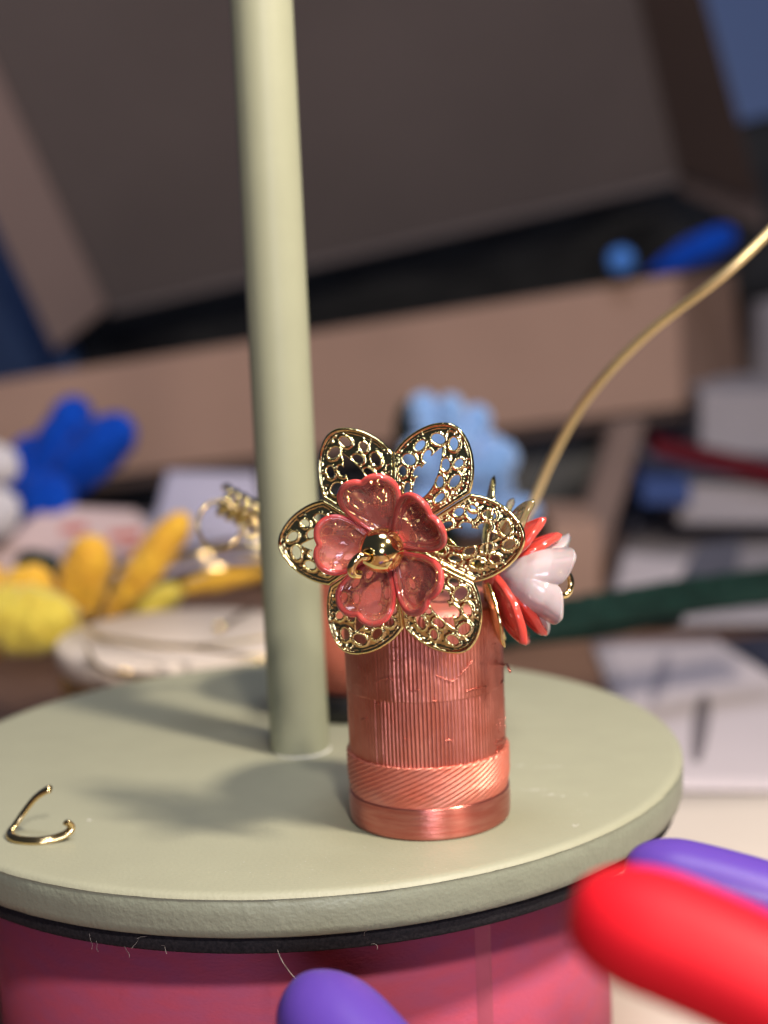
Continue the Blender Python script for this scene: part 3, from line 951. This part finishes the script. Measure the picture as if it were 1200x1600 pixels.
yf = empty('yellow_chenille_flower', at(60, 985, 39), 'yellow chenille flower with plump petals at the left edge', 'craft flower')
D = 39
fuzzy('petal', YELL, yf, at(112, 985, D), at(148, 838, D - 1), px_w(80, D), .5, 1)
fuzzy('petal', YELL, yf, at(150, 990, D - 1), at(292, 802, D - 2), px_w(56, D), .42, 2, bulge=.8)
fuzzy('petal', LEMON, yf, at(150, 1000, D), at(285, 918, D), px_w(54, D), .42, 3)
fuzzy('petal', LEMON, yf, at(-50, 960, D - 3), at(125, 978, D - 3), px_w(110, D - 3), .6, 4)
fuzzy('petal', YELL, yf, at(-40, 1000, D - 1), at(75, 890, D - 1), px_w(80, D), .5, 5)
fuzzy('petal', YELL, yf, at(-60, 880, D), at(20, 990, D), px_w(100, D), .6, 6)
fuzzy('petal', YELL, yf, at(-70, 1010, D - 2), at(60, 985, D - 2), px_w(60, D), .4, 7)
fuzzy('leaf', GREEN, yf, at(25, 870, D + 2), at(100, 905, D + 2), px_w(55, D), .4, 8)
fuzzy('leaf', GREEN, yf, at(-60, 1000, D), at(110, 1008, D), px_w(36, D), .3, 8)
y2 = empty('yellow_chenille_petal', at(350, 905, 44), 'flat yellow chenille strip between the reel and the pole', 'craft petal')
fuzzy('petal', YELL, y2, at(270, 925, 42), at(440, 880, 43), px_w(34, 42), .3, 12)
bf = empty('blue_chenille_flower', at(60, 760, 50), 'royal blue chenille flower standing at the left edge before the box', 'craft flower')
D = 50
fuzzy('petal', BLUE, bf, at(35, 815, D), at(128, 620, D), px_w(76, D), .8, 1, bulge=.75)
fuzzy('petal', BLUE, bf, at(50, 800, D), at(204, 655, D - 1), px_w(84, D), .8, 2, bulge=.75)
fuzzy('petal', BLUE, bf, at(10, 790, D - 1), at(60, 690, D + 1), px_w(70, D), .7, 3, bulge=.7)
fuzzy('petal', BLUE, bf, at(10, 770, D - 1), at(110, 800, D - 2), px_w(100, D), .7, 4, bulge=.7)
fuzzy('stem', GREEN, bf, at(20, 1010, D - 1), at(40, 790, D), px_w(30, D), .3, 6)
wf = empty('white_chenille_flower', at(-30, 790, 46), 'white chenille petals cut off by the left edge of the photo', 'craft flower')
D = 46
fuzzy('petal', WHITE_C, wf, at(-90, 740, D), at(30, 722, D), px_w(72, D), .6, 1)
fuzzy('petal', WHITE_C, wf, at(-90, 780, D), at(30, 812, D), px_w(90, D), .6, 2)
fuzzy('stem', GREEN, wf, at(-60, 1000, D), at(-20, 800, D), px_w(30, D), .3, 6)
lf = empty('light_blue_chenille_flower', at(720, 760, 46), 'light blue chenille flower with many stubby petals behind the filigree', 'craft flower')
D = 46
for i, (x, y, x2, y2_, w_) in enumerate(((690, 740, 655, 612, 58), (700, 740, 705, 615, 50), (715, 740, 752, 632, 56), (715, 760, 806, 700, 64), (720, 780, 800, 745, 60), (690, 770, 640, 690, 60),
                                     (700, 800, 760, 800, 70), (690, 800, 640, 790, 70), (740, 800, 845, 800, 50), (700, 770, 720, 660, 60), (730, 770, 780, 680, 50))):
    fuzzy('petal', BLUE_L, lf, at(x, y, D + .2 * (i % 3)), at(x2, y2_, D - .5 * (i % 2)), px_w(w_, D), .6, i, bulge=.6)
fuzzy('leaf', GREEN, lf, at(640, 780, D + 1.5), at(636, 625, D + 1.5), px_w(44, D), .4, 30)
fuzzy('stem', GREEN, lf, at(700, 960, D + 1), at(700, 770, D + .5), px_w(26, D), .3, 31)

# green stems lying across at the right
gs = empty('green_stem_bundle', at(1040, 930, 40), 'dark green chenille stems lying across behind the pale bell flower', 'craft stems')
D = 41
def stem(pts, r, name='stem'):
    P = spline([at(*q) for q in pts], 14)
    R = [r * (1 + .04 * math.sin(i * 1.7) + .05 * random.uniform(-1, 1)) for i in range(len(P))]
    v, f = tube(P, R, 12)
    return ob(name, v, f, GREEN, gs)
stem([(770, 985, 37), (880, 960, 38), (1000, 938, 39), (1100, 922, 40), (1230, 905, 41)], .36)
stem([(760, 1005, 37), (880, 980, 37.5), (1000, 957, 38.5), (1110, 940, 39.5), (1240, 925, 40)], .24)
stem([(740, 1010, 37), (830, 997, 37), (930, 988, 38), (1010, 972, 39), (1060, 965, 40)], .16)

# ------------------------------------------------------------------ papers
def sheet(name, corners, m, th=.04, nu=14, nv=14, amp=.05, seed=0, parent=None, z0=None):
    c = [Vector(q) for q in corners]
    V = []
    for i in range(nu):
        u = i / (nu - 1)
        for j in range(nv):
            w_ = j / (nv - 1)
            p = (c[0] * (1 - u) + c[1] * u) * (1 - w_) + (c[3] * (1 - u) + c[2] * u) * w_
            p = p + Vector((0, 0, amp * (1 + n3(p.x * .12 + seed, p.y * .12, seed))))
            V.append(p)
    o = ob(name, V, grid_faces(nu, nv), m, parent)
    md = o.modifiers.new('thickness', 'SOLIDIFY'); md.thickness = th; md.offset = -1
    return o
def zp(x, y, dz): return atz(x, y, TZ + dz)
tag(sheet('cream_sheet', [(3.5, -14, TZ + .03), (40, -14, TZ + .03), (40, zp(1100, 1222, 0).y, TZ + .03), (3.5, zp(1060, 1222, 0).y, TZ + .03)], PAPER_C, .02, amp=.0), 'blank cream sheet at the lower right, beneath the printed page', 'paper')
pg = empty('printed_page', zp(1100, 1150, .1), 'pale lilac page with dark pen strokes right of the plate', 'paper')
z1 = .12
sheet('page', [zp(1010, 1233, z1), zp(1500, 1238, z1), zp(1500, 985, z1), zp(925, 1002, z1)], PAPER, .03, amp=.0, parent=pg)
def stroke(pts, w_, m=INK, parent=pg, dz=z1 + .012):
    P = spline([zp(x, y, dz) for x, y in pts], 6)
    V = []
    for i, p in enumerate(P):
        t = (P[min(i + 1, len(P) - 1)] - P[max(i - 1, 0)]).normalized()
        n_ = Vector((-t.y, t.x, 0)).normalized()
        k = math.sin(PI * (i + .6) / (len(P) + .2)) ** .5
        V += [p - n_ * w_ / 2 * k, p + n_ * w_ / 2 * k]
    return ob('pen_stroke', V, grid_faces(len(P), 2), m, parent)
stroke([(1101, 1085), (1098, 1110), (1094, 1140), (1088, 1190)], .42)
stroke([(1042, 1018), (1036, 1045), (1028, 1075), (1020, 1100)], .36, m=mat('faint_print', (0.294, 0.266, 0.308), .8))
stroke([(962, 1052), (960, 1070)], .36, m=mat('faint_print_b', (0.35, 0.315, 0.35), .8))
dk = empty('dark_corner_sheet', zp(1180, 1030, .2), 'dark navy sheet corner lying on the printed page at the right edge', 'folder')
sheet('navy_sheet', [zp(1125, 1000, .2), zp(1260, 1085, .2), zp(1400, 1040, .2), zp(1300, 985, .2)], NAVY, .15, amp=.05, parent=dk)  # flat navy sheet laid over the page corner
# papers further back on the right
tag(sheet('grey_sheet', [zp(935, 985, .1), zp(1350, 985, .1), zp(1350, 800, .9), zp(985, 815, .9)], PAPER_G, .05, amp=.15, seed=2), 'greyish crumpled sheet behind the green stems at the right', 'paper')
tag(sheet('pale_note', [zp(955, 955, .45), zp(1040, 960, .45), zp(1075, 880, 1.0), zp(975, 865, 1.0)], PAPER, .04, amp=.1, seed=5), 'small pale note lying just above the green stems', 'paper')
tag(sheet('slate_cloth', [zp(1060, 925, .7), zp(1150, 915, .7), zp(1160, 850, 1.3), zp(1090, 860, 1.3)], SLATE, .08, amp=.2, seed=7), 'dark slate rag lying on the greyish sheet at right', 'cloth')
def block(name, px0, py0, px1, py1, D, depth, m, lab, cat, skew=0):
    c = [at(px0, py1, D), at(px1, py1 + skew, D), at(px1, py0 + skew, D), at(px0, py0, D)]
    v, f = slab(c, depth, (0, 1, 0))
    o = ob(name, v, f, m, smooth=False)
    bevel(o, .12)
    return tag(o, lab, cat)
block('grey_carton', 1095, 610, 1260, 712, 62, 8, PAPER_G, 'pale grey carton at the right edge above the red strip', 'carton', 0)
block('grey_board', 1120, 400, 1330, 640, 88, 3, PAPER_G, 'grey panel far behind, right of the cardboard box corner', 'board', 0)
block('navy_book', 1000, 625, 1100, 700, 66, 6, NAVY, 'dark navy book right below the corner of the cardboard box', 'book', 0)
v, f = slab([at(1020, 712, 57), at(1260, 772, 57), at(1260, 738, 57), at(1020, 684, 57)], 1.6, (0, 1, 0))
tag(bevel(ob('red_strip', v, f, RED, smooth=False), .1), 'dark red plastic strip slanting at the right edge', 'strip')
block('slate_box', 1010, 715, 1260, 770, 60, 6, SLATE, 'low dark slate box under the red strip', 'box', 10)
block('blue_box', 1002, 748, 1080, 790, 57, 3, BLUE_B, 'small blue box right of the brown card post', 'box', 0)
block('pale_box', 1060, 758, 1260, 820, 57.5, 4, PAPER_G, 'flat pale grey box beside the small blue box', 'box', 0)

# papers at the left back
tag(sheet('lavender_sheet', [zp(150, 905, .3), zp(430, 905, .3), zp(430, 800, 2.0), zp(120, 812, 2.0)], PAPER_L, .04, amp=.2, seed=1), 'lavender white sheet behind the yellow petals', 'paper')
tag(sheet('folded_sheet', [at(235, 850, 47), at(420, 860, 46), at(400, 755, 49), at(262, 748, 49)], PAPER_L, .04, amp=.3, seed=3), 'upright folded lavender paper behind the gold ring', 'paper')
lp = empty('printed_leaflet', zp(150, 870, .4), 'pale pink leaflet with red print behind the yellow flower', 'leaflet')
sheet('leaflet', [at(-60, 900, 46), at(290, 890, 45), at(210, 800, 48), at(75, 795, 48)], mat('pale_pink_paper', (0.546, 0.406, 0.392), .8), .04, amp=.1, seed=4, parent=lp)
for (x, y, w_, h_) in ((95, 835, 40, 14), (170, 845, 50, 14), (190, 862, 30, 10)):
    v, f = slab([at(x, y, 44.6), at(x + w_, y - 4, 44.6), at(x + w_, y - 4 - h_, 44.9), at(x, y - h_, 44.9)], .03, FW)
    ob('red_print', v, f, INK_R, lp, smooth=False)
block('brown_block', 860, 815, 940, 1000, 52, 4, CARD, 'brown card block standing behind the pale bell flower', 'block', 0)
v, f = slab([at(880, 905, 54), at(936, 905, 54), at(1012, 655, 58), at(958, 660, 58)], 1.2, (0, 1, 0))
tag(bevel(ob('card_post', v, f, mat('post_cardboard', (.15, .10, .085), .9, var=.15, vscale=.2), smooth=False), .1), 'leaning brown card strip propping the box at its right', 'strip')

# ------------------------------------------------------------------ cardboard box with its raised lid
box = empty('cardboard_box', at(600, 700, 64), 'large open cardboard box with its lid raised, filling the background', 'box')
def onpl(px, py, a, b, c):
    n_ = (b - a).cross(c - a)
    d = FW + RT * ((px - 600) / FPX) + UP * ((800 - py) / FPX)
    return CAM + d * ((a - CAM).dot(n_) / d.dot(n_))
LA, LB, LC = at(168, 482, 68), at(1062, 272, 71), at(600, -60, 63)
FA, FB, FC = LA, onpl(-81, -60, LA, LB, LC), at(20, 500, 64)
GA, GB, GC = LB, onpl(985, -60, LA, LB, LC), at(1192, 318, 69)
def board(name, c, m, th=.5, d=(0, 1, 0)):
    v, f = slab(c, th, d)
    return bevel(ob(name, v, f, m, box, smooth=False), .08)
board('front_wall', [at(-120, 778, 60), at(1066, 636, 63), at(1058, 430, 63), at(-120, 615, 60)], CARD)
board('side_wall', [at(1068, 636, 63.1), at(1160, 600, 72), at(1148, 425, 72), at(1060, 430, 63.1)], CARD, .5, (-1, 0, 0))
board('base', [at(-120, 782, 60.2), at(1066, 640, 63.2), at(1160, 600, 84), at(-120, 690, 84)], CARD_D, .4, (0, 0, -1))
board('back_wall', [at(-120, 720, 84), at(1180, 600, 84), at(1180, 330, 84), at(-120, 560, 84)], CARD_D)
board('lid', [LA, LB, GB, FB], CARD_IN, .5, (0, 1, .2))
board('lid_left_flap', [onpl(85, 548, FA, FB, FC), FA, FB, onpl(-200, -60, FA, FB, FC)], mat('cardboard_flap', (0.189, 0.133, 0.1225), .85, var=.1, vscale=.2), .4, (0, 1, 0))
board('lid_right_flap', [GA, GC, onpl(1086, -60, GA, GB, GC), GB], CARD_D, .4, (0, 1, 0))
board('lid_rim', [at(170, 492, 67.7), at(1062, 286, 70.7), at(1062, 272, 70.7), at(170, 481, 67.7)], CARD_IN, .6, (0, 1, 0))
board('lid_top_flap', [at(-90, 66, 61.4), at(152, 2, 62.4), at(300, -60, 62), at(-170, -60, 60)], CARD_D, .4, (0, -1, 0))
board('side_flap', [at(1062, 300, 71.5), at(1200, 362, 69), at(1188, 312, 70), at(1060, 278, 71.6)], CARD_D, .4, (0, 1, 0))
# dark crumpled sheet added for the unlit, dark inside of the box
V = []
nu, nv = 70, 16
for i in range(nu):
    x = 95 + 1135 * i / (nu - 1)
    top = 505 - .215 * x if x > 0 else 505
    bot = 660 - .16 * x
    for j in range(nv):
        t = j / (nv - 1)
        D = 76 + 1.6 * n3(i * .12, j * .2, 3) - 2 * t
        V.append(at(x, top - 60 + (bot - top + 60) * t, D))
o = ob('dark_box_inside', V, grid_faces(nu, nv), mat('dark_box_inside', (.0012, .0015, .004), .8), None)
md = o.modifiers.new('thickness', 'SOLIDIFY'); md.thickness = .3
tag(o, 'crumpled dark sheet standing for the unlit inside and contents of the open box', 'panel')
pp = at(970, 408, 62)
v, f = lathe([(0, -.5), (.28, -.42), (.48, -.16), (.52, .1), (.4, .32), (.2, .48), (0, .53)], 28, pp, UP)
v = [q + Vector((n3(*(q * 3)), n3(*(q * 3 + Vector((9, 0, 0)))), n3(*(q * 3 + Vector((0, 9, 0)))))) * .12 for q in v]
tag(ob('blue_pompom', v, f, mat('bright_blue_plush', (0.049, 0.189, 0.595), .8)), 'small bright blue pompom on the top edge of the box front', 'pompom')
bl = empty('blue_craft_petal', at(1080, 395, 64), 'long blue chenille petal sticking out at the right corner of the box', 'craft petal')
fuzzy('petal', BLUE, bl, at(1010, 428, 64), at(1150, 362, 64), px_w(46, 64), .5, 41, bulge=.8)
# dark block added below the box so its overhang looks dark
v, f = slab([at(-120, 870, 66), at(975, 815, 66), at(975, 650, 66), at(-120, 745, 66)], 14, (0, 1, 0))
tag(bevel(ob('dark_underblock', v, f, mat('dark_underblock', (0.0056, 0.0063, 0.0098), .5), smooth=False), .2), 'dark block added under the cardboard box to darken its overhang', 'case')
# dark blue folder at the left
v, f = slab([at(-200, 640, 73), at(125, 600, 73), at(92, 500, 73), at(-30, 290, 73)], 2, (0, 1, 0))
tag(bevel(ob('blue_folder', v, f, mat('deep_blue', (0.035, 0.105, 0.315), .6, var=.6, vscale=.05), smooth=False), .2), 'deep blue folder beyond the left flap of the box', 'folder')

# ------------------------------------------------------------------ the hand with long painted nails
hand = empty('hand', at(1400, 1900, 13), 'hand with long glossy nails, red and purple, reaching in from the lower right', 'hand')
def nail(tip, back, nrm, width, m, arc=215, thick=.06, lab=None, length=None, tipk=.5):
    """a long curved nail: an arched shell that closes in a rounded tip"""
    tip, back = Vector(tip), Vector(back)
    ax = (back - tip); L = ax.length; ax.normalize()
    nrm = Vector(nrm); nrm = (nrm - ax * nrm.dot(ax)).normalized()
    sd = ax.cross(nrm)
    nu, nv = 34, 33
    V = []
    for i in range(nu):
        s = (i / (nu - 1)) ** 1.6
        d = s * L
        tl = width * .75
        k = math.sqrt(max(0, 1 - (1 - min(1, d / tl)) ** 2.3)) if d < tl else 1.0
        k = max(k, .02)
        k *= (1 - .05 * s)
        for j in range(nv):
            a = math.radians(-arc / 2 + arc * j / (nv - 1))
            hgt = math.cos(a) * (0.35 + .65 * k)
            V.append(tip + ax * d + sd * math.sin(a) * width / 2 * k + nrm * (math.cos(a) * width * .44 * (.25 + .75 * k) - width * .1 + .05 * L * math.sin(PI * s) * .6))
    o = ob('nail', V, grid_faces(nu, nv), m, hand)
    md = o.modifiers.new('thickness', 'SOLIDIFY'); md.thickness = thick; md.offset = -1
    md = o.modifiers.new('smooth', 'SUBSURF'); md.levels = 1; md.render_levels = 1
    if lab: o['label'] = lab
    return o
# red (index), far purple (middle), near purple (thumb)
n_idx = cam_dir(.10, .72, .62)
RT_tip, RT_back = at(908, 1402, 12.3), at(1330, 1592, 11.6)
nail(RT_tip, RT_back, cam_dir(.30, .80, .55), .92, NAIL_R, 230, lab='long glossy red nail')
PM_tip, PM_back = at(986, 1348, 17.3), at(1350, 1452, 16.6)
nail(PM_tip, PM_back, cam_dir(.2, .85, .5), .78, NAIL_P, 220, lab='long purple nail beyond the red one')
PT_tip, PT_back = at(470, 1540, 17.2), at(690, 1790, 15.6)
nail(PT_tip, PT_back, cam_dir(.35, .55, .75), 1.05, NAIL_P, 190, lab='purple thumb nail at the bottom edge')
def skin_mesh(joints, edges, radii, name, m, parent):
    me = bpy.data.meshes.new(name)
    me.from_pydata([tuple(j) for j in joints], edges, [])
    o = bpy.data.objects.new(name, me)
    COL.objects.link(o)
    md = o.modifiers.new('skin', 'SKIN')
    md.use_smooth_shade = True
    for i, r in enumerate(radii):
        me.skin_vertices[0].data[i].radius = (r, r)
    me.skin_vertices[0].data[len(radii) - 1].use_root = True
    s = o.modifiers.new('smooth', 'SUBSURF'); s.levels = 2; s.render_levels = 2
    me.materials.append(m)
    o.parent = parent; o.matrix_parent_inverse = Matrix.Translation(-world_loc(parent))
    return o
# joints: fingertips start under the nails, beyond the picture's edge, and run to one palm
def along(a, b, t): return Vector(a).lerp(Vector(b), t)
J = []
Ed = []
Rr = []
def addj(p, r, prev=None):
    J.append(Vector(p)); Rr.append(r)
    if prev is not None: Ed.append((prev, len(J) - 1))
    return len(J) - 1
und = -cam_dir(.2, .8, .5)
i1 = addj(along(RT_tip, RT_back, .86) + und * .25, .30)
i2 = addj(RT_back + und * .35 + (RT_back - RT_tip).normalized() * .5, .52, i1)
i3 = addj(at(1640, 1790, 12.0), .62, i2)
i4 = addj(at(1900, 2150, 12.6), .72, i3)
m1 = addj(along(PM_tip, PM_back, .9) + und * .25, .30)
m2 = addj(PM_back + und * .3 + (PM_back - PM_tip).normalized() * .6, .52, m1)
m3 = addj(at(1700, 1650, 15.8), .62, m2)
m4 = addj(at(1960, 2000, 14.6), .72, m3)
t1 = addj(along(PT_tip, PT_back, .86) + und * .25, .40)
t2 = addj(PT_back + und * .3 + (PT_back - PT_tip).normalized() * .7, .66, t1)
t3 = addj(at(1150, 2300, 14.5), .80, t2)
r1 = addj(at(1500, 1480, 19.0), .42)
r2 = addj(at(1750, 1640, 18.0), .58, r1)
r3 = addj(at(1960, 1900, 16.4), .68, r2)
l1 = addj(at(1600, 1500, 21.0), .36)
l2 = addj(at(1820, 1640, 20.0), .50, l1)
l3 = addj(at(2040, 1850, 18.0), .60, l2)
pm = addj(at(1850, 2400, 14.6), 1.25)
for k in (i4, m4, t3, r3, l3): Ed.append((k, pm))
wr = addj(at(2100, 2900, 14.8), 1.5, pm)
skin_mesh(J, Ed, Rr, 'fingers_and_palm', SKIN, hand)
